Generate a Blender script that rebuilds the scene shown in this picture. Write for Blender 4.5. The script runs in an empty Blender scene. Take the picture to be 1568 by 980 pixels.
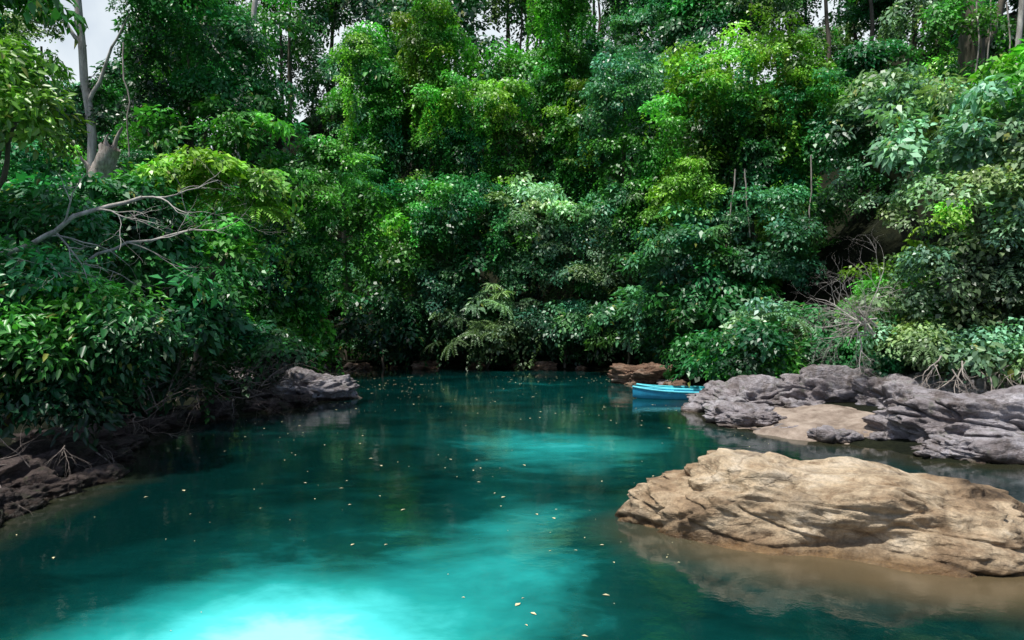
import bpy, math, random
import numpy as np
from mathutils import Vector, Quaternion, Euler, noise, Matrix
random.seed(7); np.random.seed(7)
S = bpy.context.scene
COL = S.collection
R = random.random
U = random.uniform

# ------------------------------------------------------------------ helpers
def link(o, parent=None):
    COL.objects.link(o)
    if parent: o.parent = parent
    return o
def empty(name, loc=(0,0,0)):
    e = bpy.data.objects.new(name, None); COL.objects.link(e); e.empty_display_size=.3
    return e
def mesh_obj(name, V, F, mat, parent=None, smooth=True, do_link=True):
    m = bpy.data.meshes.new(name); m.from_pydata([tuple(v) for v in V], [], F); m.update()
    if smooth: m.polygons.foreach_set('use_smooth',[True]*len(m.polygons))
    o = bpy.data.objects.new(name, m)
    if mat: m.materials.append(mat)
    if do_link: link(o, parent)
    return o
def newmat(name):
    m = bpy.data.materials.new(name); m.use_nodes=True
    nt=m.node_tree; nt.nodes.clear()
    out=nt.nodes.new('ShaderNodeOutputMaterial')
    return m,nt,out
def N(nt,t,**k):
    n=nt.nodes.new(t)
    for a,b in k.items(): setattr(n,a,b)
    return n
def ramp(nt, fac, stops):
    r=N(nt,'ShaderNodeValToRGB')
    el=r.color_ramp.elements
    while len(el)<len(stops): el.new(.5)
    for e,(p,c) in zip(el,stops):
        e.position=p; e.color=(c[0],c[1],c[2],1) if not isinstance(c,(int,float)) else (c,c,c,1)
    nt.links.new(fac,r.inputs[0]); return r.outputs[0]
def mix(nt, fac, a, b, mode='MIX'):
    m=N(nt,'ShaderNodeMix',data_type='RGBA',blend_type=mode)
    for s,v in ((0,fac),(6,a),(7,b)):
        if isinstance(v,bpy.types.NodeSocket): nt.links.new(v,m.inputs[s])
        elif s==0: m.inputs[0].default_value=v
        else: m.inputs[s].default_value=(v[0],v[1],v[2],1)
    return m.outputs[2]
def ntex(nt, vec, scale, detail=6, rough=.6, dist=0):
    n=N(nt,'ShaderNodeTexNoise'); n.inputs['Scale'].default_value=scale
    n.inputs['Detail'].default_value=detail; n.inputs['Roughness'].default_value=rough
    n.inputs['Distortion'].default_value=dist
    if vec is not None: nt.links.new(vec,n.inputs['Vector'])
    return n.outputs[0]
def math_n(nt,op,a,b=None,clamp=False):
    m=N(nt,'ShaderNodeMath',operation=op); m.use_clamp=clamp
    for i,v in enumerate((a,b)):
        if v is None: continue
        if isinstance(v,bpy.types.NodeSocket): nt.links.new(v,m.inputs[i])
        else: m.inputs[i].default_value=v
    return m.outputs[0]

# ------------------------------------------------------------------ materials
def leaf_mat():
    m,nt,out=newmat('leaf_material')
    at=N(nt,'ShaderNodeAttribute',attribute_type='GEOMETRY',attribute_name='tint'); col=at.outputs['Color']
    p=N(nt,'ShaderNodeBsdfPrincipled'); nt.links.new(col,p.inputs['Base Color'])
    p.inputs['Roughness'].default_value=.40; p.inputs['Specular IOR Level'].default_value=.6
    tr=N(nt,'ShaderNodeBsdfTranslucent')
    c2=mix(nt,1,col,(1.3,1.6,.6),'MULTIPLY'); nt.links.new(c2,tr.inputs[0])
    mx=N(nt,'ShaderNodeMixShader'); mx.inputs[0].default_value=.22
    nt.links.new(p.outputs[0],mx.inputs[1]); nt.links.new(tr.outputs[0],mx.inputs[2])
    nt.links.new(mx.outputs[0],out.inputs[0]); return m
LEAF=leaf_mat()

def bark(name,a,b,sc=6):
    m,nt,out=newmat(name); g=N(nt,'ShaderNodeTexCoord')
    mp=N(nt,'ShaderNodeMapping'); mp.inputs['Scale'].default_value=(1,1,.25); nt.links.new(g.outputs['Object'],mp.inputs[0])
    n=ntex(nt,mp.outputs[0],sc,8,.7)
    p=N(nt,'ShaderNodeBsdfPrincipled'); nt.links.new(ramp(nt,n,[(.35,a),(.65,b)]),p.inputs['Base Color'])
    p.inputs['Roughness'].default_value=.85
    bu=N(nt,'ShaderNodeBump'); bu.inputs['Strength'].default_value=.7; bu.inputs['Distance'].default_value=.04
    nt.links.new(n,bu.inputs['Height']); nt.links.new(bu.outputs[0],p.inputs['Normal'])
    nt.links.new(p.outputs[0],out.inputs[0]); return m
BARK=bark('bark',(.05,.04,.03),(.17,.145,.11))
PALE=bark('pale_bark',(.2,.18,.16),(.6,.57,.52))
DEAD=bark('dead_wood',(.16,.13,.11),(.45,.40,.36),12)
DRIFT=bark('driftwood',(.07,.05,.04),(.30,.25,.22),12)

def rock_mat(name,stops,wet=.10,bump=.06,sc=1.0,rot=(.3,.35,.5),stz=3.2,ckamt=.55,moss=0):
    m,nt,out=newmat(name)
    g=N(nt,'ShaderNodeNewGeometry'); P=g.outputs['Position']
    n1=ntex(nt,P,1.1*sc,8,.62,.4); n2=ntex(nt,P,7*sc,10,.7); n3=ntex(nt,P,34*sc,6,.7)
    mp=N(nt,'ShaderNodeMapping'); mp.inputs['Rotation'].default_value=rot; mp.inputs['Scale'].default_value=(.7,.9,stz)
    nt.links.new(P,mp.inputs[0])
    st=ntex(nt,mp.outputs[0],1.8*sc,9,.65,.8)
    f=math_n(nt,'ADD',math_n(nt,'MULTIPLY',n1,.5),math_n(nt,'MULTIPLY',st,.5))
    c=ramp(nt,f,stops)
    c=mix(nt,.75,c,ramp(nt,n2,[(.3,.45),(.5,.95),(.7,1.25)]),'MULTIPLY')
    c=mix(nt,.6,c,ramp(nt,n3,[(.35,.6),(.6,1.15)]),'MULTIPLY')
    n5=ntex(nt,P,2.3*sc,9,.7,.6)
    c=mix(nt,math_n(nt,'MULTIPLY',ramp(nt,n5,[(.50,0),(.62,1)]),.7),c,mix(nt,1,c,(.36,.31,.25),'MULTIPLY'))
    if moss:
        n6=ntex(nt,P,3.7,7,.7); c=mix(nt,math_n(nt,'MULTIPLY',ramp(nt,n6,[(.56,0),(.66,1)]),moss),c,(.05,.09,.02))
    vo=N(nt,'ShaderNodeTexVoronoi',feature='DISTANCE_TO_EDGE'); vo.inputs['Scale'].default_value=1.3*sc
    wv=N(nt,'ShaderNodeVectorMath',operation='ADD')
    nz=N(nt,'ShaderNodeTexNoise'); nz.inputs['Scale'].default_value=2.2*sc; nz.inputs['Detail'].default_value=5; nt.links.new(mp.outputs[0],nz.inputs[0])
    nt.links.new(mp.outputs[0],wv.inputs[0]); nt.links.new(nz.outputs['Color'],wv.inputs[1]); nt.links.new(wv.outputs[0],vo.inputs['Vector'])
    ck=ramp(nt,vo.outputs['Distance'],[(0,.0),(.035,1)])
    c=mix(nt,ckamt,c,mix(nt,ck,(.25,.2,.16),(1,1,1)),'MULTIPLY')
    sp=N(nt,'ShaderNodeSeparateXYZ'); nt.links.new(P,sp.inputs[0])
    z=math_n(nt,'ADD',sp.outputs['Z'],math_n(nt,'MULTIPLY',math_n(nt,'SUBTRACT',n1,.5),.15))
    w=N(nt,'ShaderNodeMapRange'); nt.links.new(z,w.inputs[0]); w.inputs[1].default_value=wet*.3; w.inputs[2].default_value=wet*1.5
    c=mix(nt,w.outputs[0],mix(nt,1,c,(.42,.34,.24),'MULTIPLY'),c)
    p=N(nt,'ShaderNodeBsdfPrincipled'); nt.links.new(c,p.inputs['Base Color'])
    ro=N(nt,'ShaderNodeMapRange'); nt.links.new(w.outputs[0],ro.inputs[0]); ro.inputs[3].default_value=.35; ro.inputs[4].default_value=.9
    nt.links.new(ro.outputs[0],p.inputs['Roughness'])
    h=math_n(nt,'ADD',math_n(nt,'MULTIPLY',n2,1.0),math_n(nt,'MULTIPLY',n3,.35))
    h=math_n(nt,'ADD',h,math_n(nt,'MULTIPLY',st,1.4)); h=math_n(nt,'ADD',h,math_n(nt,'MULTIPLY',ck,.3*ckamt))
    bu=N(nt,'ShaderNodeBump'); bu.inputs['Strength'].default_value=1; bu.inputs['Distance'].default_value=bump
    nt.links.new(h,bu.inputs['Height']); nt.links.new(bu.outputs[0],p.inputs['Normal'])
    nt.links.new(p.outputs[0],out.inputs[0]); return m
TAN=rock_mat('tan_boulder_rock',[(.34,(.12,.08,.045)),(.44,(.34,.235,.14)),(.52,(.54,.42,.28)),(.62,(.66,.56,.43))],.13,.06,.8,(.2,.75,.6),2.2,.4)
GREY=rock_mat('grey_shore_rock',[(.34,(.11,.09,.09)),(.46,(.28,.245,.25)),(.56,(.42,.39,.41)),(.66,(.56,.53,.56))],.08,.08,1,(.3,.35,.5),1.8,.45,.4)
DARKR=rock_mat('dark_bank_rock',[(.36,(.022,.016,.013)),(.5,(.08,.055,.048)),(.62,(.16,.12,.11))],.14,.10,1.3,(.3,.35,.5),1.6,.5,.5)
RUST=rock_mat('rusty_bank_rock',[(.36,(.06,.035,.02)),(.5,(.24,.14,.09)),(.62,(.45,.34,.26))],.08,.08)

def soil():
    m,nt,out=newmat('forest_soil')
    g=N(nt,'ShaderNodeNewGeometry'); P=g.outputs['Position']
    n=ntex(nt,P,1.5,9,.7); n2=ntex(nt,P,14,8,.75)
    c=ramp(nt,n,[(.35,(.006,.010,.005)),(.6,(.022,.026,.012))])
    c=mix(nt,.8,c,ramp(nt,n2,[(.35,.4),(.65,1.5)]),'MULTIPLY')
    p=N(nt,'ShaderNodeBsdfPrincipled'); nt.links.new(c,p.inputs['Base Color']); p.inputs['Roughness'].default_value=.95; p.inputs['Specular IOR Level'].default_value=.15
    bu=N(nt,'ShaderNodeBump'); bu.inputs['Distance'].default_value=.12; nt.links.new(n2,bu.inputs['Height']); nt.links.new(bu.outputs[0],p.inputs['Normal'])
    nt.links.new(p.outputs[0],out.inputs[0]); return m
SOIL=soil()
def sandm():
    m,nt,out=newmat('wet_sand')
    g=N(nt,'ShaderNodeNewGeometry'); n=ntex(nt,g.outputs['Position'],2.5,8,.65); n2=ntex(nt,g.outputs['Position'],60,3,.6)
    c=mix(nt,.5,ramp(nt,n,[(.38,(.22,.165,.125)),(.62,(.46,.37,.30))]),ramp(nt,n2,[(.3,.7),(.7,1.2)]),'MULTIPLY')
    p=N(nt,'ShaderNodeBsdfPrincipled'); nt.links.new(c,p.inputs['Base Color']); p.inputs['Roughness'].default_value=.8
    bu=N(nt,'ShaderNodeBump'); bu.inputs['Distance'].default_value=.03; nt.links.new(n2,bu.inputs['Height']); nt.links.new(bu.outputs[0],p.inputs['Normal'])
    nt.links.new(p.outputs[0],out.inputs[0]); return m
SAND=sandm()

# ------------------------------------------------------------------ lagoon outline + terrain
SH=np.array([(-9,-9),(-6.6,0),(-6.1,5),(-6.3,8.6),(-6.2,10.2),(-7.7,14.1),(-7.4,16.3),(-5.8,17.2),(-5.5,20.5),(-6.0,22.5),
 (-8.5,26),(-9.5,29),(-8,31),(-3,31.6),(2,30.8),(5,29),(5.6,25.5),(5.3,23),(5.8,20),(5.0,18.7),(4.5,16.3),(5.6,13.6),
 (6.7,12.4),(7.0,11.3),(9,11.0),(13,10.7),(15,7),(15,0),(13,-6),(4,-10)],float)
def sdist(X,Y):
    P=np.stack([X,Y],-1); best=np.full(X.shape,1e9); ins=np.zeros(X.shape,bool); n=len(SH)
    for i in range(n):
        a=SH[i]; b=SH[(i+1)%n]; ab=b-a
        t=np.clip(((P-a)@ab)/(ab@ab),0,1)
        best=np.minimum(best,np.linalg.norm(P-(a+t[...,None]*ab),axis=-1))
        c=((a[1]>Y)!=(b[1]>Y))&(X<(b[0]-a[0])*(Y-a[1])/(b[1]-a[1]+1e-12)+a[0]); ins^=c
    return np.where(ins,-best,best)       # negative in the water
def hgt(X,Y):
    d=sdist(X,Y)
    steep=np.clip((Y-14)/14,0,1)*0.62+.2
    left=np.clip((-X-14)/14,0,1)*np.clip((Y-22)/10,0,1)
    steep=steep*(1-.4*left)
    tw=2.6+2.2*np.clip((19.5-Y)/2,0,1)*np.clip(X,0,1)
    h=np.where(d<0,np.maximum(d*.6,-1.8),.12*np.minimum(d,2.6)+.03)
    h=h+np.where(d>tw,steep*np.minimum(d-tw,24),0)+np.where(d>26,.12*(np.minimum(d,70)-26),0)
    return h,d
def hz(x,y):
    return float(hgt(np.array([x]),np.array([y]))[0][0])
def grid(xs,ys):
    X,Y=np.meshgrid(xs,ys); nx,ny=len(xs),len(ys)
    F=[(j*nx+i,j*nx+i+1,(j+1)*nx+i+1,(j+1)*nx+i) for j in range(ny-1) for i in range(nx-1)]
    return X,Y,F
xs=np.concatenate([[-600,-300,-150,-90],np.arange(-60,60.1,.6),[90,150,300,600]])
ys=np.concatenate([[-400,-150,-60],np.arange(-25,75.1,.6),[100,160,300,700]])
X,Y,F=grid(xs,ys); H,D=hgt(X,Y)
nz=np.array([noise.fractal(Vector((x*.25,y*.25,0)),1,2,5) for x,y in zip(X.ravel(),Y.ravel())]).reshape(X.shape)
H=H+nz*np.clip(D-4,0.0,4)*.22+np.where(D>0,nz*.06,0)
mesh_obj('ground',np.stack([X.ravel(),Y.ravel(),H.ravel()],-1),F,SOIL)

# ------------------------------------------------------------------ water
wx=np.arange(-26,28.1,.3); wy=np.arange(-14,36,.3)
X,Y,F=grid(wx,wy); D=-sdist(X,Y)
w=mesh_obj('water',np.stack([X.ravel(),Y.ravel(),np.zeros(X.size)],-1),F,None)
ca,sa=math.cos(-.30),math.sin(-.30); bx=(X-4.2)*ca+(Y-7.2)*sa; by=-(X-4.2)*sa+(Y-7.2)*ca
bd=np.sqrt((bx/2.5)**2+(by/1.25)**2)
shl=np.clip((1.40-bd)/.6,0,1)
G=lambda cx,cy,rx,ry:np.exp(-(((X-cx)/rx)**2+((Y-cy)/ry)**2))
painted_glare=1.15*G(-2.0,4.8,1.6,1.6)+.20*G(-.2,6.5,2.2,2.5)+.56*G(1.0,13,2.2,2.3)+.28*G(.0,8.0,1.0,3)+.25*G(.8,22,4,5)  # pools of sunlight and sky glare painted into the milky water colour
for nm,arr in (('depth',np.clip(D,0,5)),('painted_glare',np.clip(painted_glare,0,1.2)),('shoal',shl)):
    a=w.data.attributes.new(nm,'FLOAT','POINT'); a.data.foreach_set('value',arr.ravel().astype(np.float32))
m,nt,out=newmat('turquoise_water')
g=N(nt,'ShaderNodeNewGeometry'); P=g.outputs['Position']
ad=N(nt,'ShaderNodeAttribute',attribute_name='depth'); agl=N(nt,'ShaderNodeAttribute',attribute_name='painted_glare'); ash=N(nt,'ShaderNodeAttribute',attribute_name='shoal')
mpw=N(nt,'ShaderNodeMapping'); mpw.inputs['Scale'].default_value=(.8,1.2,1); mpw.inputs['Rotation'].default_value=(0,0,.25); nt.links.new(P,mpw.inputs[0])
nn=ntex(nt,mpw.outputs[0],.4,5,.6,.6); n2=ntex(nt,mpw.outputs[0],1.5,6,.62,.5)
s=math_n(nt,'ADD',math_n(nt,'MULTIPLY',agl.outputs['Fac'],.9),math_n(nt,'MULTIPLY',math_n(nt,'SUBTRACT',nn,.50),.75))
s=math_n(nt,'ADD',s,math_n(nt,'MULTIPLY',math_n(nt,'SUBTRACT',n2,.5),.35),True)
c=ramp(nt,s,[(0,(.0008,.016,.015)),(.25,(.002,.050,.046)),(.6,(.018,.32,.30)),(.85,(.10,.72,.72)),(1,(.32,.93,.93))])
dd=math_n(nt,'ADD',ad.outputs['Fac'],math_n(nt,'MULTIPLY',math_n(nt,'SUBTRACT',n2,.5),.8))
k=ramp(nt,math_n(nt,'DIVIDE',dd,1.1),[(0.02,0),(.9,1)])
c=mix(nt,k,(.030,.030,.016),c)
c=mix(nt,math_n(nt,'MULTIPLY',ash.outputs['Fac'],.92),c,(.115,.085,.045))
p=N(nt,'ShaderNodeBsdfPrincipled'); nt.links.new(c,p.inputs['Base Color'])
p.inputs['IOR'].default_value=1.62
rr_=N(nt,'ShaderNodeMapRange'); nt.links.new(ash.outputs['Fac'],rr_.inputs[0]); rr_.inputs[3].default_value=.025; rr_.inputs[4].default_value=.22
nt.links.new(rr_.outputs[0],p.inputs['Roughness'])
wv=math_n(nt,'ADD',math_n(nt,'MULTIPLY',ntex(nt,P,.9,3,.5,.3),1.0),math_n(nt,'MULTIPLY',ntex(nt,P,8,4,.6,.2),.16))
bu=N(nt,'ShaderNodeBump'); bu.inputs['Strength'].default_value=.5; bu.inputs['Distance'].default_value=.024
nt.links.new(wv,bu.inputs['Height']); nt.links.new(bu.outputs[0],p.inputs['Normal'])
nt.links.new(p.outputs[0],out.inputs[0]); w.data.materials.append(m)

def flat(name,rgb,r=.6):
    m,nt,out=newmat(name); p=N(nt,'ShaderNodeBsdfPrincipled')
    g=N(nt,'ShaderNodeNewGeometry'); n=ntex(nt,g.outputs['Position'],9,4)
    nt.links.new(mix(nt,.6,rgb,ramp(nt,n,[(.35,.5),(.65,1.3)]),'MULTIPLY'),p.inputs['Base Color']); p.inputs['Roughness'].default_value=r
    nt.links.new(p.outputs[0],out.inputs[0]); return m
V=[];Fc=[]
cnt=0
while cnt<520:
    y=3.5+R()**.8*24; x=U(-6.5,6.5)
    if sdist(np.array([x]),np.array([y]))[0]>-.3: continue
    if noise.noise(Vector((x*.35,y*.25,3)))<U(-.35,.3): continue
    L=(.007+.026*R()**2)*(1+ y*.035); a0=U(0,6.28); ca,sa=math.cos(a0),math.sin(a0); W=L*U(.35,.6); i=len(V); cnt+=1
    for u,v,zz in ((-L,0,.004),(-L*.2,W,.010),(L,0,.006),(-L*.2,-W,.010)):
        V.append((x+u*ca-v*sa,y+u*sa+v*ca,zz))
    Fc.append((i,i+1,i+2,i+3))
mesh_obj('floating_leaves',V,Fc,flat('dry_leaf',(.65,.58,.34)),None,False)

# ------------------------------------------------------------------ leaf sprays (templates)
SPR={}
def leaf4(V,Q,L,o,d,n,ln,wd,val,curl=.2):
    d=d.normalized(); s=d.cross(n)
    if s.length<1e-4: s=Vector((1,0,0))
    s.normalize(); n=s.cross(d).normalized(); i=len(V)
    V+=[o,o+d*ln*.45+s*wd*.5+n*wd*.15,o+d*ln-n*(curl*ln),o+d*ln*.45-s*wd*.5+n*wd*.15]
    Q.append((i,i+1,i+2,i+3)); L+=[val]*4
def leaf6(V,Q,L,o,d,n,ln,wd,val,curl=.2):
    d=d.normalized(); s=d.cross(n)
    if s.length<1e-4: s=Vector((1,0,0))
    s.normalize(); n=s.cross(d).normalized(); i=len(V); dn=n*(-curl*ln)
    V+=[o,o+d*ln*.32+s*wd*.5+n*wd*.18,o+d*ln*.7+s*wd*.38+n*wd*.12+dn*.45,o+d*ln+dn,o+d*ln*.7-s*wd*.38+n*wd*.12+dn*.45,o+d*ln*.32-s*wd*.5+n*wd*.18]
    Q+=[(i,i+1,i+2,i+3),(i,i+3,i+4,i+5)]; L+=[val]*6
def rv(s=1): return Vector((U(-s,s),U(-s,s),U(-s,s)))
def finish(idx,V,Q,L):
    SPR[idx]=(np.array([tuple(v) for v in V],np.float32),np.array(Q,np.int32),np.array(L,np.float32))
def umbrella(idx,n,ln,asp,rad,thick,jit,lf=leaf4):
    V=[];F=[];L=[]
    for k in range(n):
        r=rad*math.sqrt(R()); a=U(0,6.283); lay=U(-1,1)
        o=Vector((r*math.cos(a),r*math.sin(a),thick*lay-.45*r*r/rad))
        out=Vector((math.cos(a),math.sin(a),U(-.8,.1)))+rv(.7)
        n_=Vector((0,0,1))+Vector((math.cos(a),math.sin(a),0))*.35+rv(jit)
        l=ln*U(.6,1.25); lf(V,F,L,o,out,n_,l,l*asp*U(.8,1.2),R(),U(0,.4))
    finish(idx,V,F,L)
for v in (0,1):
    umbrella(0+v,150,.135,.62,.5,.14,.6)
    umbrella(2+v,85,.21,.55,.5,.15,.55)
    umbrella(4+v,36,.24,.52,.45,.16,.5,leaf6)
    umbrella(12+v,60,.17,.42,.48,.17,.55,leaf6)     # mid-sized leaves for the near bank (kind 6)
for v in (0,1):   # pinnate
    V=[];F=[];L=[]
    for k in range(9):
        a=k*.7+U(-.2,.2); dr=Vector((math.cos(a),math.sin(a),U(.1,.5))); val=R(); pos=Vector((0,0,0))
        for j in range(11):
            dr=(dr+Vector((0,0,-.10))).normalized(); pos=pos+dr*.062
            for sg in (-1,1):
                sd=dr.cross(Vector((0,0,1))).normalized()*sg
                leaf4(V,F,L,pos,sd+dr*.5+rv(.15),Vector((0,0,1))+rv(.25),.15*(1.1-j*.04),.05,min(.95,val*.6+R()*.35),.25)
    finish(6+v,V,F,L)
for v in (0,1):   # hanging vine strands
    V=[];F=[];L=[]
    for s_ in range(4):
        pos=Vector((U(-.3,.3),U(-.3,.3),.1)); m_=random.randint(14,34)
        for j in range(m_):
            pos=pos+Vector((U(-.05,.05),U(-.05,.05),-.055))
            a=U(0,6.28); d=Vector((math.cos(a),math.sin(a),-.5)); l=.13*U(.7,1.4)
            leaf4(V,F,L,pos,d,Vector((math.cos(a)*.8,math.sin(a)*.8,1))+rv(.4),l,l*.7,R(),.2)
    finish(8+v,V,F,L)
for v in (0,1):   # palm head
    V=[];F=[];L=[]
    for k in range(11):
        a=k*.6+U(-.2,.2); dr=Vector((math.cos(a),math.sin(a),U(.3,1.3))).normalized(); pos=Vector((0,0,0)); val=U(.2,.8)
        for j in range(16):
            dr=(dr+Vector((0,0,-.09))).normalized(); pos=pos+dr*.09
            for sg in (-1,1):
                sd=dr.cross(Vector((0,0,1))).normalized()*sg
                leaf4(V,F,L,pos,sd+dr*.9+Vector((0,0,-.3)),Vector((0,0,1)),.42*math.sin(.5+j*.14),.04,val,.3)
    finish(10+v,V,F,L)
YEL=np.array((.26,.30,.06),np.float32)
NQ=0
def foliage_mesh(name,pts):
    global NQ
    Vs=[];Qs=[];Cs=[];off=0
    for p,q,sc,idx,tc in pts:
        v,f,l=SPR[idx]; M=np.array(q.to_matrix(),np.float32)*sc
        Vs.append(v@M.T+np.array(p,np.float32)); Qs.append(f+off); off+=len(v)
        b=(.55+.9*l)[:,None]*np.array(tc,np.float32)[None,:]*U(.7,1.3)
        b=np.where((l>.985)[:,None],YEL,b); Cs.append(np.concatenate([b,np.ones((len(b),1),np.float32)],1))
    V=np.concatenate(Vs); Q=np.concatenate(Qs); C=np.concatenate(Cs).astype(np.float32); NQ+=len(Q)
    m=bpy.data.meshes.new(name); m.vertices.add(len(V)); m.vertices.foreach_set('co',V.astype(np.float32).ravel())
    m.loops.add(Q.size); m.loops.foreach_set('vertex_index',Q.ravel().astype(np.int32))
    m.polygons.add(len(Q)); m.polygons.foreach_set('loop_start',np.arange(0,Q.size,4,dtype=np.int32))
    m.update(calc_edges=True)
    a=m.attributes.new('tint','FLOAT_COLOR','POINT'); a.data.foreach_set('color',C.ravel())
    m.materials.append(LEAF); return m
def foliage(name,pts,parent=None):
    o=bpy.data.objects.new(name,foliage_mesh(name,pts)); return link(o,parent)
UP=Vector((0,0,1))
DENS=.60
def spray_pt(p,n,sc,kind,tint,up=.7):
    d=(n*(1-up)+UP*up+rv(.35)).normalized()
    if kind==4: d=(UP+rv(.2)).normalized()
    q=d.to_track_quat('Z','Y')@Quaternion((0,0,1),U(0,6.283))
    return (p,q,sc*U(.75,1.3),kind*2+(R()<.5),tint)
T={'Y':(.18,.40,.05),'G':(.085,.33,.045),'D':(.016,.095,.028),'B':(.065,.22,.10),'W':(.21,.37,.19),'E':(.035,.20,.055),'O':(.14,.19,.06)}
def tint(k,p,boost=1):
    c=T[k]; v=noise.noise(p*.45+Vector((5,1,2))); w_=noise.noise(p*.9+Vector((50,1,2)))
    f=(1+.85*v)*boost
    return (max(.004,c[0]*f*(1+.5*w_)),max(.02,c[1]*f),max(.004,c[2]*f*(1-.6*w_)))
def mass(c,r,kind,tk,dens=6,sc=1.0,hole=.22,back=.35,vines=.0,off=Vector((0,0,0)),lo=.18):
    c=Vector(c); out=[]; rx,ry,rz=r
    area=2*math.pi*(((rx*ry)**1.6+(rx*rz)**1.6+(ry*rz)**1.6)/3)**(1/1.6)*1.5
    n=int(area*dens*DENS/ sc**2); sd=Vector((U(0,99),U(0,99),U(0,99)))
    for _ in range(n):
        u=Vector((random.gauss(0,1),random.gauss(0,1),random.gauss(0,1))).normalized()
        if u.y>back or (u.z<-.55): continue
        q=1+.55*noise.noise(u*1.6+sd)+.42*noise.noise(u*3.8+sd)
        q*= 1-.30*R()**2.0
        p=c+Vector((u.x*rx,u.y*ry,u.z*rz))*q
        if noise.noise(p*1.1+sd)<-hole+.07-.12*R(): continue
        if p.z<lo: continue
        nn=Vector((u.x/rx,u.y/ry,u.z/rz)).normalized()
        kk=kind
        if u.z<.3 and R()<vines: kk=4
        elif R()<.12: kk=random.choice((0,1,2,3)) if kind!=6 else 6
        out.append(spray_pt(p,nn,sc*1.08,kk,tint(tk,p+off,.6+.5*(u.z+.5))))  # tint brightens upwards: new growth plus painted highlight and underside shade
    return out
def column(x,y,z0,z1,r,kind,tk,dens=7,sc=1.0):
    out=[]; z=z1; k=0
    while z>z0:
        rr=r*U(.7,1.25); out+=mass((x+U(-.5,.5),y+U(-.4,.4),z),(rr,rr,rr*1.4),kind,tk if R()<.75 else 'G',dens,sc,.3,.35,.6); z-=rr*1.25
    return out
def curtain(x,y,z1,z0,wd,tk):
    """vine-smothered face: ragged falls hung from a lumpy top, mixed with leafy tufts"""
    out=[]; falls=max(3,int(wd/.36))
    for i in range(falls):
        q=(i/(falls-1)-.5)
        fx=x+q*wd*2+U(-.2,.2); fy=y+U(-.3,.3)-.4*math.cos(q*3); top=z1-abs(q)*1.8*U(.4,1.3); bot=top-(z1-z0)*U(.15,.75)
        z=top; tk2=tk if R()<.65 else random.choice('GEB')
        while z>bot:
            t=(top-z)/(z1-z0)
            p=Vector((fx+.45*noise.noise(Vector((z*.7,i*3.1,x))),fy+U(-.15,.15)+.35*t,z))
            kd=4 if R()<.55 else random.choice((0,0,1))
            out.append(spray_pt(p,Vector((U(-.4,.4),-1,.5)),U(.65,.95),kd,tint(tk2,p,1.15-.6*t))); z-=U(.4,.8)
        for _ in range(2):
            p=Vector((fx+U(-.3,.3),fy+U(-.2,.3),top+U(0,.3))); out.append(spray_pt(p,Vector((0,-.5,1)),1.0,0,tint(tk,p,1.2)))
    return out

# ------------------------------------------------------------------ tubes / branches
def tube(V,F,pts,rad,seg=7):
    prev=None
    for k,(p,r) in enumerate(zip(pts,rad)):
        d=(pts[min(k+1,len(pts)-1)]-pts[max(k-1,0)]).normalized()
        a=d.cross(Vector((.3,.9,.2))).normalized(); b=d.cross(a)
        base=len(V)
        for s in range(seg):
            t=s*2*math.pi/seg; V.append(p+(a*math.cos(t)+b*math.sin(t))*r)
        if prev is not None:
            for s in range(seg): F.append((prev+s,prev+(s+1)%seg,base+(s+1)%seg,base+s))
        prev=base
def limb(V,F,p0,p1,r0,r1,wob=.08,n=9,seg=7):
    p0=Vector(p0);p1=Vector(p1);L=(p1-p0).length; sd=Vector((U(0,50),U(0,50),U(0,50))); pts=[];rd=[]
    for k in range(n):
        t=k/(n-1); w_=(noise.noise_vector(sd+Vector((t*2.2,0,0)))+.4*noise.noise_vector(sd+Vector((t*7,9,0))))*L*wob*math.sin(math.pi*min(1,t*1.1)) 
        pts.append(p0.lerp(p1,t)+w_); rd.append(r0+(r1-r0)*t)
    tube(V,F,pts,rd,seg); return pts
def twigs(V,F,p,d,L,r,depth,spread=.6,grav=0):
    d=d.normalized(); n=7; pts=[p.copy()]; rd=[r]; dd=d.copy()
    for k in range(n):
        dd=(dd+rv(.3)+Vector((0,0,grav))).normalized(); pts.append(pts[-1]+dd*L/n); rd.append(r*(1-.75*(k+1)/n))
    tube(V,F,pts,rd,5)
    if depth>0:
        for k in range(random.randint(3,5)):
            i=random.randint(2,n); twigs(V,F,pts[i],(dd+rv(spread*1.3)),L*U(.35,.75),rd[i]*.7,depth-1,spread,grav)
def auto_tree(name,x,y,masses,mat=BARK,r=.28,vines=.15,cur=()):
    zb=hz(x,y)-.3; segs=[]; pts=[]
    cs=[Vector(m[:3]) for m in masses]
    cen=sum(cs,Vector())/len(cs); fork=Vector((x,y,zb)).lerp(Vector((cen.x,cen.y+.6,max(zb+.8,cen.z))),.6)
    segs.append(((x,y,zb),fork,r,r*.7))
    for m in masses:
        c=Vector(m[:3]); segs.append((fork,c+Vector((0,.2,m[5]*.2)),r*.6,r*.2))
        pts+=mass(m[:3],m[3:6],m[6],m[7],m[8],m[9],.22,.35,vines)
    for c in cur: pts+=curtain(*c)
    e=empty(name); V=[];F=[]
    for a,b,r0,r1 in segs: limb(V,F,a,b,r0,r1)
    mesh_obj('trunk',V,F,mat,e); foliage('crown',pts,e); return e

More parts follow.
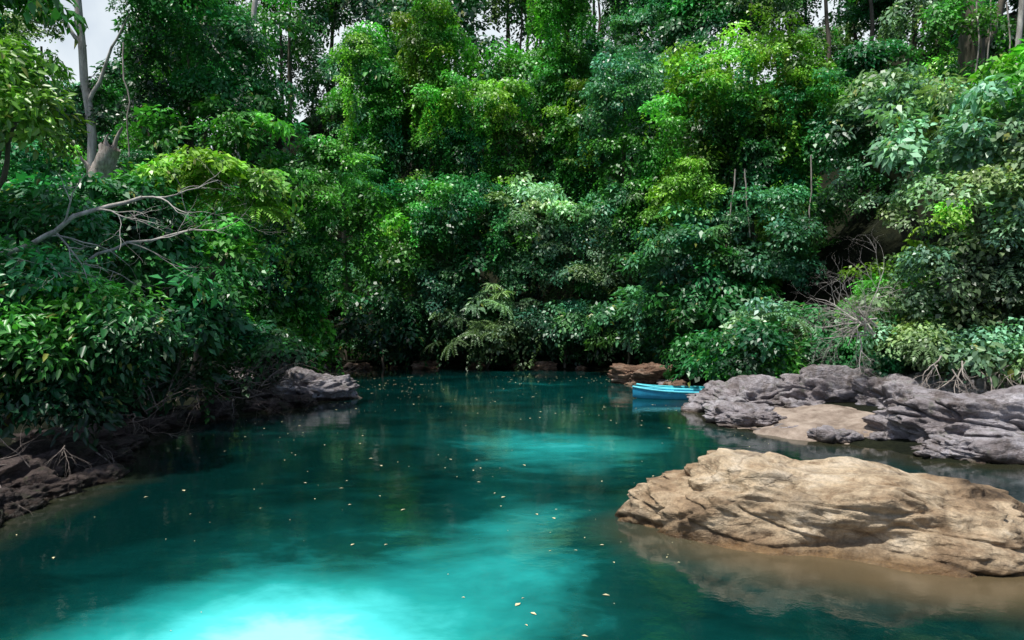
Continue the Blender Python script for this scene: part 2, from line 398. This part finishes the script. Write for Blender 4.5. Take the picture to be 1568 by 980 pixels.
# --- vine-covered trees, centre
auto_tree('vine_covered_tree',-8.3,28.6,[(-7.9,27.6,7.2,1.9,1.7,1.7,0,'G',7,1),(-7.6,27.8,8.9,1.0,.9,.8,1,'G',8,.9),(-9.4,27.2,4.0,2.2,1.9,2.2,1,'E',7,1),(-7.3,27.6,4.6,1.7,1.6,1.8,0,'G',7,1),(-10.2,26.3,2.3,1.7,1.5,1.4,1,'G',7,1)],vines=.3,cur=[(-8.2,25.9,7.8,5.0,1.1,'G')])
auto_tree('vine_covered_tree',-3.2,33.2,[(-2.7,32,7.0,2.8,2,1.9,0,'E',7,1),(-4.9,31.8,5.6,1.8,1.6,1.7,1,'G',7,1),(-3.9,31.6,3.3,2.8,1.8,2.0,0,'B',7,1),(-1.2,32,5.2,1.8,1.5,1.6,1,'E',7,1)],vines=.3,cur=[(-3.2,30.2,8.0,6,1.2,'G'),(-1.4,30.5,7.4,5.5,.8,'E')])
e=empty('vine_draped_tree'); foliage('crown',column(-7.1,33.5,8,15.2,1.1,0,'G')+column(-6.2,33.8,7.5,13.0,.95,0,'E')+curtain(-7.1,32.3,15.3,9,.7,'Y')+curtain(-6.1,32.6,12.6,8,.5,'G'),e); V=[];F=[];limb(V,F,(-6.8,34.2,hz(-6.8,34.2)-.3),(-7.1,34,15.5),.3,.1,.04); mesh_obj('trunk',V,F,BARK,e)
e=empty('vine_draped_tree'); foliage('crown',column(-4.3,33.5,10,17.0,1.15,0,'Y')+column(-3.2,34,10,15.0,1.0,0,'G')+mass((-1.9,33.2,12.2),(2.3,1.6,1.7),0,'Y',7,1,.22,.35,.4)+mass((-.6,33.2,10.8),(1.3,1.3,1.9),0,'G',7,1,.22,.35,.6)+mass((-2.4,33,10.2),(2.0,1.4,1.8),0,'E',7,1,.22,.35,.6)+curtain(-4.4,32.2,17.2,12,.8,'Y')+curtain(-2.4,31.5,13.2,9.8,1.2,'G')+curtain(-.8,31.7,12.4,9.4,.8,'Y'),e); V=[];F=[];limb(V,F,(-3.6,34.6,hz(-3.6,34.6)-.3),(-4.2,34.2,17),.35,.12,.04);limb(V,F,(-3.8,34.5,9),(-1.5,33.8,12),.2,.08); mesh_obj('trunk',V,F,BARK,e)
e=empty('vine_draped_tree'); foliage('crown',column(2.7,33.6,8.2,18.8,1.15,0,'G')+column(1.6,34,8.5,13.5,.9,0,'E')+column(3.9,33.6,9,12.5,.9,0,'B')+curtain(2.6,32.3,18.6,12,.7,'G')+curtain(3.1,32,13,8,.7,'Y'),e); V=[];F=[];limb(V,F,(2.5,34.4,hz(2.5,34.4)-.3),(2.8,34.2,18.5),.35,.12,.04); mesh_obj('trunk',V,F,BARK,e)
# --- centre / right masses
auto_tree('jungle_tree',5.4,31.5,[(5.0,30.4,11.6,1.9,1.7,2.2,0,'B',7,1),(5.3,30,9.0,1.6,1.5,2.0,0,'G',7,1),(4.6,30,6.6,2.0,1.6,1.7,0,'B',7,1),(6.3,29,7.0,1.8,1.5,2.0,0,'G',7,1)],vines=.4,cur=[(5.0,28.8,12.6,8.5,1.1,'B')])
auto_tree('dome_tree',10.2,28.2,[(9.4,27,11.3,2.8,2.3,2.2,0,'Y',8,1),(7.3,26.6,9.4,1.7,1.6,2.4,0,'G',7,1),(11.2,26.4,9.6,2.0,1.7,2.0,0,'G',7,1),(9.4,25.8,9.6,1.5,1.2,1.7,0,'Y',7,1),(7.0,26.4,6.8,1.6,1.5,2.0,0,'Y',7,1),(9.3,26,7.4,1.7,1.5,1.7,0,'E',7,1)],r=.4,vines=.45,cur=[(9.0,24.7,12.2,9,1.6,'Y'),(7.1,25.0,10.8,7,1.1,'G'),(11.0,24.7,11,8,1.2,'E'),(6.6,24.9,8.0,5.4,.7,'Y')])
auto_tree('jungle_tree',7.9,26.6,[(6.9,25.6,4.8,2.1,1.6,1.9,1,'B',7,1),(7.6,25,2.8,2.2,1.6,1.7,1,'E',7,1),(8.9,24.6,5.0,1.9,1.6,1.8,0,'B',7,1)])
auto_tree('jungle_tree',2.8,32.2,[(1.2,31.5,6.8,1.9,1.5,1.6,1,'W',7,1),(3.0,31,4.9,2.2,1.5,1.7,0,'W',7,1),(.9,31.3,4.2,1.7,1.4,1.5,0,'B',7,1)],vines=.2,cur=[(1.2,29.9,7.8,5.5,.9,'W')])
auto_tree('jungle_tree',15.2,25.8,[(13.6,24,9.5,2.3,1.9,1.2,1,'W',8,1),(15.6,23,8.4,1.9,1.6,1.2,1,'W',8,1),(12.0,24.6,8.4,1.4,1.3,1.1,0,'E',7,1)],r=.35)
auto_tree('jungle_tree',13.2,18.2,[(11.6,17,4.8,2.1,1.8,2.0,0,'W',8,.9),(11.4,17,6.8,1.7,1.5,1.3,1,'W',8,.9),(13.4,17,7.6,1.8,1.7,1.5,1,'G',8,.9),(10.9,16.6,3.0,1.5,1.3,1.2,0,'W',8,.9),(13,16,3.6,2.0,1.6,1.8,0,'W',8,.9)],vines=.2)
# --- shrubs
def shrub(masses,name='shrub'):
    x,y,z=masses[0][:3]; auto_tree(name,x,y+.6,masses,r=.08)
shrub([(-1.3,30.6,2.1,2.2,1.3,1.4,3,'W',9,1),(.4,30.6,1.8,1.4,1.1,1.1,0,'W',8,1)])
shrub([(2.4,30.2,1.9,1.7,1.2,1.4,0,'B',8,1)])
shrub([(4.9,28,2.1,1.7,1.4,1.5,1,'B',8,1)])
shrub([(7.5,20.2,1.8,1.2,1.1,1.0,0,'W',8,.9)])
shrub([(9.3,20.2,1.6,1.3,1.1,.9,1,'E',8,.9)])
shrub([(9.9,16.2,1.75,1.0,.8,.6,0,'W',9,.8),(10.9,15.6,1.7,1.0,.8,.6,0,'W',9,.8)])
shrub([(10.6,18.6,1.7,1.5,1.0,1.0,0,'E',8,.9),(12.2,17,1.9,1.5,1.0,.9,1,'B',8,.9)])
shrub([(8.6,19.1,1.1,1.2,.8,.8,0,'D',9,.9),(7.0,19.4,1.0,.9,.8,.6,1,'G',8,.9)])
shrub([(8.8,18.6,1.1,1.2,.6,.8,0,'D',10,.8),(10.1,17.9,1.1,1.0,.6,.8,0,'D',10,.8)])
shrub([(12.6,14.9,1.7,1.2,.8,.7,0,'W',8,.9)])
shrub([(-5.9,30.8,2.0,1.8,1.3,1.5,1,'D',7,1)])
shrub([(-8.3,27.3,1.7,1.2,1.0,1.1,1,'G',8,1)])
# --- left bank
auto_tree('overhanging_tree',-9.2,11.5,[(-8.0,11.0,2.9,1.0,.9,.6,6,'E',20,.8),(-6.9,11.3,2.6,1.0,.8,.55,6,'G',20,.8),(-6.1,10.9,2.2,.6,.6,.5,6,'E',20,.8),(-7.6,10.5,2.2,.9,.8,.5,6,'G',20,.8),(-6.9,11.0,1.7,.8,.8,.5,6,'E',20,.8),(-8.3,10.8,1.5,1.1,.9,.7,6,'D',18,.8),(-7.2,10.6,1.2,.8,.7,.4,6,'D',18,.8)],r=.14,vines=0)
auto_tree('overhanging_tree',-9.6,10.2,[(-7.7,10.6,5.7,.8,.9,1.1,6,'Y',15,.85),(-8.9,11.6,7.6,1.2,1.4,.9,1,'G',11,.9),(-8.6,12.4,4.0,1.3,1.1,.7,6,'E',15,.85),(-8.6,11.5,6.0,.8,.9,.8,6,'G',14,.85)],r=.11,vines=0)
auto_tree('small_tree',-9.0,15.6,[(-7.7,15.4,2.8,1.4,1.2,1.4,1,'E',10,.9),(-9.2,14.8,4.6,1.9,1.3,.8,1,'E',12,.9),(-7.4,16.2,4.2,1.0,.9,.6,1,'G',10,.9),(-8.6,15,1.5,1.1,.8,.8,1,'D',10,.9)],r=.16)
auto_tree('small_tree',-8.6,18.2,[(-7.5,17.3,5.9,1.5,1.2,.6,1,'Y',11,.85),(-9.0,17.8,5.8,1.1,1.1,.5,1,'G',11,.85),(-6.6,17.4,5.0,.8,.8,.5,3,'Y',11,.85)],r=.12)
auto_tree('jungle_tree',-13.0,28,[(-12.0,26.2,12.9,2.4,2,2.0,0,'E',8,1),(-10.8,26,10.6,1.9,1.6,1.5,0,'E',8,1),(-14.8,26,10.2,2.0,1.6,1.5,0,'D',7,1),(-11.1,24.6,8.9,2.0,1.5,.9,1,'G',7,1)],r=.35,vines=.35)
auto_tree('small_tree',-11.2,22,[(-10.3,21.4,5.2,2.0,1.5,1.3,1,'E',7,1),(-10.6,21.2,2.9,2.0,1.4,1.4,1,'D',7,1),(-8.7,21.4,3.3,1.3,1.1,1.4,1,'E',7,1)],r=.15)

# --- palm
e=empty('palm_tree'); V=[];F=[]; limb(V,F,(-8,33,hz(-8,33)-.2),(-7.9,31.6,9.0),.16,.1,.05); mesh_obj('trunk',V,F,BARK,e)
foliage('fronds',[(Vector((-7.9,31.4,9.2)),Euler((0,0,0)),1.4,10,(.09,.36,.15)),(Vector((-7.1,31.2,8.4)),Euler((0,.2,2)),1.15,11,(.08,.32,.13)),(Vector((-8.8,31.0,8.6)),Euler((0,-.2,4)),1.1,10,(.08,.3,.1))],e)

# --- hillside jungle: distant mass, instanced from a set of clump meshes
CL=bpy.data.collections.new('canopy_clumps'); ci_=0
def clump(tk,drape,kind):
    global ci_
    r=(1.35,1.5,3.0) if drape else (2.0,1.8,1.9)
    pts=[]
    off=Vector((U(0,60),U(0,60),0))
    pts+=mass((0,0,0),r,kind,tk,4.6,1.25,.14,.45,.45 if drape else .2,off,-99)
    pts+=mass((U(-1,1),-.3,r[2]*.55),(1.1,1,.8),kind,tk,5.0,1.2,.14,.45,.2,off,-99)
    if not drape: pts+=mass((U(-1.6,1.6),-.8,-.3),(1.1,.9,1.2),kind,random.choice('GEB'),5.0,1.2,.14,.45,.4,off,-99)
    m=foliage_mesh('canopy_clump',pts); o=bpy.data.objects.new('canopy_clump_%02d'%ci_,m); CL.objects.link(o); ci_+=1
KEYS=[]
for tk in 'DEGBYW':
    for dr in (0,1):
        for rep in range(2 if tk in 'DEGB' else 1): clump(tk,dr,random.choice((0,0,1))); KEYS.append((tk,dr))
def gn():
    g=bpy.data.node_groups.new('scatter_clumps','GeometryNodeTree')
    g.interface.new_socket('Geometry',in_out='INPUT',socket_type='NodeSocketGeometry')
    g.interface.new_socket('Geometry',in_out='OUTPUT',socket_type='NodeSocketGeometry')
    n=g.nodes; i=n.new('NodeGroupInput'); o=n.new('NodeGroupOutput')
    ci=n.new('GeometryNodeCollectionInfo'); ci.inputs['Collection'].default_value=CL
    ci.inputs['Separate Children'].default_value=True; ci.inputs['Reset Children'].default_value=True
    ip=n.new('GeometryNodeInstanceOnPoints'); ip.inputs['Pick Instance'].default_value=True
    def at(nm,t):
        q=n.new('GeometryNodeInputNamedAttribute'); q.data_type=t; q.inputs['Name'].default_value=nm; return q.outputs['Attribute']
    e=n.new('FunctionNodeEulerToRotation')
    g.links.new(i.outputs[0],ip.inputs['Points']); g.links.new(ci.outputs[0],ip.inputs['Instance'])
    g.links.new(at('rot','FLOAT_VECTOR'),e.inputs[0]); g.links.new(e.outputs[0],ip.inputs['Rotation'])
    g.links.new(at('scl','FLOAT_VECTOR'),ip.inputs['Scale']); g.links.new(at('idx','INT'),ip.inputs['Instance Index'])
    g.links.new(ip.outputs[0],o.inputs[0]); return g
P_=[];Rt=[];Sc=[];Ix=[]; trunks=([],[])
y=19.0
while y<64:
    step=2.6+ (y-19)*.05
    x=-y*.92-4
    while x<y*.92+4:
        px=x+U(-1,1); py=y+U(-1,1); x+=step
        h_,d_=hgt(np.array([px]),np.array([py])); h_=float(h_[0]); d_=float(d_[0])
        if d_<1.8 : continue
        if abs(px)>py*.84+3: continue
        az=px/py
        if .36<az<.60 and 21<py<27 and h_<6: continue
        far=max(0,(py-34)/12)
        r=U(1.2,2.1)*(1+.35*far)
        drape=R()<.42 and py>27
        lift=U(.2,.8)*r+ (U(0,5)*min(1,far+.15) if R()<.6 else 0)+(r*.9 if drape else 0)
        if py>44: lift+=U(1,7)
        if -.68<az<-.52 or .70<az<.80:        # side valleys: lower trees, sky shows over them
            lift=min(lift,2.5+(.33 if az<0 else .38)*py-h_-r*(1.7 if drape else 1.1))
            if lift<-.5*r: continue
        tk=random.choices('DEGBYW',(6,5,4,3,1.7,1.0))[0]
        c_=[i for i,k in enumerate(KEYS) if k==(tk,int(drape))]
        P_.append((px,py,h_+lift)); Rt.append((U(-.1,.1),U(-.15,.15),U(-.5,.5))); s=r/1.9; Sc.append((s*U(.85,1.2)*random.choice((-1,1)),s,s*U(.8,1.2))); Ix.append(random.choice(c_))
        if lift>2.0:
            limb(trunks[0],trunks[1],(px,py+.5,h_-.5),(px+U(-.8,.8),py+.4,h_+lift+r*.3),U(.1,.22),.07,.05,8)
    y+=step*.95
e=empty('jungle_hillside')
m=bpy.data.meshes.new('foliage'); m.from_pydata(P_,[],[])
for nm,t,f,vals in (('rot','FLOAT_VECTOR','vector',Rt),('scl','FLOAT_VECTOR','vector',Sc)):
    a=m.attributes.new(nm,t,'POINT'); a.data.foreach_set(f,np.array(vals,np.float32).ravel())
a=m.attributes.new('idx','INT','POINT'); a.data.foreach_set('value',np.array(Ix,np.int32))
o=bpy.data.objects.new('foliage',m); link(o,e); o.modifiers.new('scatter','NODES').node_group=gn()
mesh_obj('trunks',trunks[0],trunks[1],BARK,e)

# low undergrowth hugging the waterline
pts=[]
for i in range(len(SH)-1):
    a=Vector((*SH[i],0)); b=Vector((*SH[i+1],0))
    if a.y<13.5 or (a.x>4.2 and a.y<19.5): continue
    if a.x<-5 and a.y<22.4 and a.y>15: continue
    L=(b-a).length; nrm=Vector(((b-a).y,-(b-a).x,0)).normalized()*-1
    for k in range(int(L/1.1)):
        p=a.lerp(b,(k+R())/(L/1.1))+nrm*U(.7,1.3)
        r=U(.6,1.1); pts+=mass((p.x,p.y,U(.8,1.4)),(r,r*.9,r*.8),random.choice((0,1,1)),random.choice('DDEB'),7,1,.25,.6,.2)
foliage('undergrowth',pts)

# --- trunks visible at top
def trunk(name,a,b,r0,r1,mat,brs=(),seg=9):
    e=empty(name); V=[];F=[]; limb(V,F,a,b,r0,r1,.03,14,seg)
    for p,q,r in brs: limb(V,F,p,q,r,r*.3,.1)
    mesh_obj('trunk',V,F,mat,e); return e
e=trunk('tall_tree',(-14.9,24.5,hz(-14.9,24.5)-.3),(-15.5,24.2,16),.18,.11,PALE,[((-15.1,24.4,10),(-13.4,24,13),.08),((-15.2,24.4,12),(-17,24,14.5),.08)])
foliage('crown',mass((-17.6,24,14.2),(1.6,1.3,.9),1,'G',6,1.1)+mass((-12.2,24,13.8),(1.2,1.2,.7),1,'E',6,1.1),e)
e=trunk('tall_tree',(17.6,26,hz(17.6,26)-.3),(17.2,25.6,17),.5,.38,BARK,[((17.4,25.8,12),(19,25,16),.2),((17.4,25.8,12.6),(15.5,25,16),.18)])
foliage('crown',mass((16.3,25,13.2),(1.1,1,1.1),0,'G',7,1,.2,.35,.6)+mass((17.4,25.1,10.6),(.9,.7,1.1),0,'E',7,1,.2,.35,.6),e)
trunk('tall_tree',(14.75,20.2,hz(14.75,20.2)-.3),(14.95,20.0,13.5),.10,.07,PALE)
trunk('tall_tree',(-15.6,38,9),(-14.2,38,20),.25,.14,PALE,[((-15,38,15),(-17,38,18),.12)])
e=empty('hanging_lianas'); V=[];F=[]
for x,y_,z1,z0 in ((16.4,24.2,13.5,9.6),(16.9,24.2,13.6,9.9),(17.3,24,13.4,9.3),(7.9,24.2,7.6,5.0),(8.2,24.1,7.6,5.2),(-13.6,24,12,8),(10.4,23.8,8,5.2)):
    limb(V,F,(x,y_,z1),(x+U(-.2,.2),y_,z0),.03,.025,.06,10,5)
mesh_obj('stems',V,F,DEAD,e)

# --- dead limbs left
e=empty('dead_branch'); V=[];F=[]
p=limb(V,F,(-8.7,10.3,3.2),(-5.9,10.9,4.35),.05,.03,.10,14)
for i,d_,L_ in ((6,(.9,.1,.35),1.3),(8,(1,-.3,.7),1.0),(10,(1,.2,.1),1.1),(13,(1,.2,.35),1.2),(13,(1,.1,-.15),1.2),(5,(1,-.2,-.6),1.2),(7,(.8,-.2,-.9),1.1)):
    twigs(V,F,p[i],Vector(d_),L_,.018,2,.8)
mesh_obj('limbs',V,F,PALE,e)
e=empty('dead_branch'); V=[];F=[]
p=limb(V,F,(-8.4,11.3,3.1),(-5.7,12.2,4.0),.035,.018,.12,14)
for i in (5,8,10,13): twigs(V,F,p[i],Vector((1,.1,U(-.3,.4))),1.1,.014,2,.8)
mesh_obj('limbs',V,F,PALE,e)
e=empty('broken_tree_stump'); V=[];F=[]
limb(V,F,(-13.8,22.4,hz(-13.8,22.4)),(-13.4,21.7,6.4),.42,.40,.03,10,14); limb(V,F,(-13.4,21.7,6.2),(-12.5,21.4,7.7),.40,.26,.10,10,14); limb(V,F,(-12.8,21.5,7.2),(-12.1,21.3,8.3),.16,.03,.1,7,8);limb(V,F,(-12.7,21.5,7.3),(-12.6,21.3,8.1),.12,.02,.1,7,8);limb(V,F,(-13.2,21.5,6.8),(-13.5,21.3,7.6),.10,.02,.1,7,8)
for i,v in enumerate(V): V[i]=v+noise.noise_vector(v*3.5)*.11
mesh_obj('trunk',V,F,DEAD,e)
e=empty('dead_bush'); V=[];F=[]
for k in range(13): twigs(V,F,Vector((8.5+U(-.3,.2),16.2,2.1+U(-.2,.3))),Vector((U(-1.5,.2),U(-.5,.2),U(-.25,.9))),U(1.0,1.7),.022,3,.75)
mesh_obj('twigs',V,F,PALE,e)
e=empty('exposed_roots'); V=[];F=[]
for k in range(28):
    x=U(9.0,12.5); p0=Vector((x,14.6+U(0,.6),U(1.1,1.6))); twigs(V,F,p0,Vector((U(-1.2,.8),-.5,-.7)),U(.7,1.3),.02,2,.6,-.03)
mesh_obj('roots',V,F,DEAD,e)
e=empty('driftwood_branches'); V=[];F=[]
for k in range(60):
    x=U(-8.6,-6.2); y_=U(16.6,20) if x>-7.2 else U(13.2,18); twigs(V,F,Vector((x,y_,U(.2,.9))),Vector((U(-1,1),U(-1,.2),U(-.1,.5))),U(.8,1.7),U(.01,.022),2,.6,-.01)
for k in range(10):
    twigs(V,F,Vector((U(-7.4,-6.4),U(8.8,11),U(.3,.6))),Vector((U(-.6,1),U(-1,.2),U(-.2,.3))),U(.5,1.1),U(.008,.016),2,.6,-.02)
mesh_obj('twigs',V,F,DRIFT,e)

# ------------------------------------------------------------------ rocks
import bmesh
def rock(name,c,s,yaw=0,mat=GREY,sub=5,amp=.28,seed=0,e=.72,fn=None,parent=None,tilt=0,crk=.30):
    bm=bmesh.new(); bmesh.ops.create_icosphere(bm,subdivisions=sub,radius=1)
    sd=Vector((seed*7.3,seed*3.1,seed*1.7)); M=Matrix.Rotation(yaw,3,'Z')@Matrix.Rotation(tilt,3,'Y')
    for v in bm.verts:
        u=v.co.normalized()
        q=1+amp*noise.noise(u*1.3+sd)+amp*.6*noise.noise(u*2.7+sd)
        rg=1-abs(noise.noise(u*3.1+sd*2)); q+=amp*.35*(rg-.75)
        cr=abs(noise.noise(Vector((u.x*2+u.z*1.2,u.y*2,u.z*3.5))+sd)); q-=amp*crk*max(0,1-cr/.09)
        q+=amp*.30*noise.fractal(u*6+sd,1,2.1,5)
        w_=Vector((math.copysign(abs(u.x)**e,u.x),math.copysign(abs(u.y)**e,u.y),math.copysign(abs(u.z)**e,u.z)))
        p=Vector((w_.x*s[0],w_.y*s[1],w_.z*s[2]))*q
        if fn: p=fn(p,u)
        v.co=M@p
    m=bpy.data.meshes.new(name); bm.to_mesh(m); bm.free(); m.materials.append(mat)
    m.polygons.foreach_set('use_smooth',[True]*len(m.polygons))
    o=bpy.data.objects.new(name,m); o.location=c; link(o,parent); return o
def bf(p,u):
    t=p.x/2.4
    if p.z>0: p.z*=(1-.24*t); p.z*=1+.10*noise.noise(Vector((p.x*1.3,p.y*1.5,3)))
    l=noise.noise(Vector((p.x*.5+p.z*1.3,p.y*.5,p.z*2.4-p.x*.9))); p.y-=.15*l; p.z+=.07*l
    l=noise.noise(Vector((p.x*1.1+4,p.y*1.1,p.z*4.0-p.x*1.6))); p.y-=.035*l; p.z+=.03*l
    return p
rock('boulder',(3.75,7.85,-.05),(2.40,1.15,.82),-.30,TAN,7,.20,3.4,e=.84,fn=bf,crk=.22)
rock('shore_rock',(6.0,17.4,.1),(1.3,1.2,.60),.2,GREY,6,.42,1,e=.82)
rock('shore_rock',(8.3,17.3,.2),(1.9,1.0,.85),.05,GREY,6,.38,2,e=.82)
rock('shore_rock',(9.5,15.9,.2),(1.6,1.1,.75),.2,GREY,6,.40,33,e=.82)
rock('shore_rock',(10.9,16.6,.2),(1.5,1.2,1.0),.5,GREY,5,.4,9,e=.82)
rock('shore_rock',(5.4,15.6,.0),(.9,.9,.40),-.5,GREY,6,.4,4,e=.82)
rock('shore_rock',(6.4,13.9,-.05),(1.2,.45,.20),-.5,GREY,6,.4,5,e=.82)
rock('shore_rock',(9.5,12.9,.1),(2.2,1.4,.90),-.12,GREY,7,.36,6,e=.84)
rock('shore_rock',(11.6,13.2,.1),(1.8,1.4,.9),.3,GREY,6,.40,7,e=.84)
rock('shore_rock',(8.2,11.9,.0),(1.0,.6,.32),-.1,GREY,6,.4,8,e=.82)
rock('shore_rock',(9.8,11.5,.0),(1.0,.5,.3),-.1,GREY,6,.4,13,e=.82)
rock('shore_rock',(6.9,16.5,.1),(.7,.5,.35),.4,GREY,5,.45,31,e=.82)
rock('shore_rock',(-5.8,20.2,.1),(1.2,.9,.60),.3,GREY,6,.4,10,e=.88)
rock('shore_rock',(-9.0,24.5,.2),(1.5,.9,.65),.1,GREY,5,.4,11,e=.85)
rock('bank_rock',(5.0,24.5,.1),(1.3,.9,.60),.1,RUST,6,.45,12,e=.9)
rock('bank_rock',(-3.9,31.1,.05),(.6,.5,.28),.1,RUST,5,.45,14)
rock('bank_rock',(1.4,30.4,.05),(.6,.5,.3),.1,RUST,5,.4,15)
for k,(x,y_,s) in enumerate([(-7.4,9.2,.8),(-6.6,9.4,.45),(-6.7,8.2,.5),(-7.4,10.6,.7),(-6.7,10.6,.4),(-8.1,12.2,.7),(-7.6,13.1,.5),(-7.9,14.4,.5),(-7.2,16.4,.5),(-6.4,17.6,.5),(-6.6,7.2,.5),(-8.4,15.4,.5),(-5.9,18.6,.5),(-7,19,.6),(-7.0,9.9,.35),(-6.4,8.8,.3),(-7.3,12.3,.35),(-6.8,11.4,.35)]):
    rock('bank_rock',(x,y_,.02),(s*1.2,s,s*.55),U(0,3),DARKR,5,.5,20+k,e=.85)
for k in range(52):
    i=random.randint(10,17) if k<38 else random.randint(2,8); a=SH[i];b=SH[i+1]; t=R(); p=a*(1-t)+b*t; s=U(.12,.40)
    rock('bank_rock',(p[0],p[1],.02),(s*1.3,s,s*.65),U(0,3),random.choice((RUST,DARKR,GREY)) if k<38 else DARKR,4,.45,50+k,e=.85)
for k in range(16):    # loose stones on the right-hand shelf
    a=U(0,6.28); s=U(.08,.25); rock('stone',(7.4+2.3*math.cos(a),15.0+1.9*math.sin(a),.12),(s*1.3,s,s*.7),U(0,3),GREY,3,.45,120+k,e=.85)
X,Y,F=grid(np.linspace(-1,1,60),np.linspace(-1,1,60)); rr=np.sqrt(X**2+Y**2)
nz=np.array([noise.fractal(Vector((a*2.2,b*2.2,7)),1,2,4) for a,b in zip(X.ravel(),Y.ravel())]).reshape(X.shape)
Z=.44*np.clip(1-rr**2,-.4,1)+nz*.15-.05
mesh_obj('sand_patch',np.stack([(X*2.6+7.5).ravel(),(Y*2.3+15.0).ravel(),Z.ravel()],-1),F,SAND)

# ------------------------------------------------------------------ canoes
def paint(name,rgb):
    m,nt,out=newmat(name); g=N(nt,'ShaderNodeTexCoord'); n=ntex(nt,g.outputs['Object'],5,8,.7)
    p=N(nt,'ShaderNodeBsdfPrincipled'); nt.links.new(mix(nt,.5,rgb,ramp(nt,n,[(.35,.55),(.6,1.15)]),'MULTIPLY'),p.inputs['Base Color']); p.inputs['Roughness'].default_value=.5
    nt.links.new(p.outputs[0],out.inputs[0]); return m
def canoe(loc,yaw,Ln=4.4,hull=(.02,.30,.50),rim=(.10,.60,.72)):
    e=empty('wooden_canoe'); V=[];F=[];n=25;c=11;PB=paint('hull_paint',hull);PR=paint('rim_paint',rim)
    def prof(t):
        w_=.36*(1-abs(2*t-1)**2.6)+.015; zt=.22+.12*abs(2*t-1)**3; zb=-.10+.14*abs(2*t-1)**4; return w_,zt,zb
    for inner in (0,1):
        for i in range(n):
            t=i/(n-1); w_,zt,zb=prof(t); w_-=.025*inner; zb+=.03*inner; w_=max(w_,.004)
            for j in range(c):
                a=math.pi*j/(c-1); V.append(((t-.5)*(Ln-.06*inner),-w_*math.cos(a),zt-(zt-zb)*math.sin(a)**.7))
    for s in (0,1):
        for i in range(n-1):
            for j in range(c-1):
                q=s*n*c+i*c+j; f=(q,q+1,q+c+1,q+c); F.append(f if s==0 else f[::-1])
    mesh_obj('hull',V,F,PB,e)
    V=[];F=[]
    for sg in (-1,1):
        pts=[Vector(((i/24-.5)*Ln,sg*prof(i/24)[0],prof(i/24)[1]+.005)) for i in range(25)]; tube(V,F,pts,[.03]*25,6)
    mesh_obj('gunwale',V,F,PR,e)
    for k,t in enumerate((.25,.5,.75)):
        w_,zt,_=prof(t); x=(t-.5)*Ln; V=[(x+dx,sy*(w_-.01),zt-.05+dz) for dz in (0,.03) for dx in (-.12,.12) for sy in (-1,1)]
        mesh_obj('seat_%d'%k,V,[(0,1,3,2),(4,6,7,5),(0,4,5,1),(2,3,7,6),(0,2,6,4),(1,5,7,3)],PR,e,False)
    e.location=loc; e.rotation_euler=(0,0,yaw); return e
canoe((5.75,19.9,.0),-.10)
canoe((5.9,20.75,.0),-.03,4.2,(.02,.38,.5),(.10,.62,.70))

# ------------------------------------------------------------------ camera + light
cam=bpy.data.cameras.new('camera'); co=bpy.data.objects.new('camera',cam); link(co)
co.location=(0,0,2.5); co.rotation_euler=(math.radians(90-.55),0,0); cam.lens=24; cam.sensor_width=36; cam.clip_end=2000; S.camera=co
sd=Vector((-.26,-.24,.93)).normalized(); el=math.asin(sd.z); az=math.atan2(sd.x,sd.y)
L=bpy.data.lights.new('sun','SUN'); L.energy=5; L.angle=math.radians(3); L.color=(1,.97,.90)
lo=bpy.data.objects.new('sun',L); link(lo); lo.rotation_euler=sd.to_track_quat('Z','Y').to_euler(); lo.location=(0,0,30)
W=bpy.data.worlds.new('World'); S.world=W; W.use_nodes=True; nt=W.node_tree
sk=nt.nodes.new('ShaderNodeTexSky'); sk.sky_type='NISHITA'; sk.sun_disc=False; sk.sun_elevation=el; sk.sun_rotation=az; sk.dust_density=2
tc=nt.nodes.new('ShaderNodeTexCoord'); sx=nt.nodes.new('ShaderNodeSeparateXYZ'); nt.links.new(tc.outputs['Generated'],sx.inputs[0])
cl=ntex(nt,tc.outputs['Generated'],2.2,6,.6)
hf=N(nt,'ShaderNodeMapRange'); nt.links.new(sx.outputs['Z'],hf.inputs[0]); hf.inputs[1].default_value=.78; hf.inputs[2].default_value=.40
yf=N(nt,'ShaderNodeMapRange'); nt.links.new(sx.outputs['Y'],yf.inputs[0]); yf.inputs[1].default_value=-.1; yf.inputs[2].default_value=.5
f=math_n(nt,'MULTIPLY',math_n(nt,'MULTIPLY',hf.outputs[0],yf.outputs[0]),ramp(nt,cl,[(.3,.45),(.5,1)]))
bg=nt.nodes['Background']; nt.links.new(mix(nt,f,sk.outputs[0],(6.8,7.4,7.8)),bg.inputs[0]); bg.inputs[1].default_value=.13
S.view_settings.view_transform='Standard'; S.view_settings.look='None'; S.view_settings.exposure=0
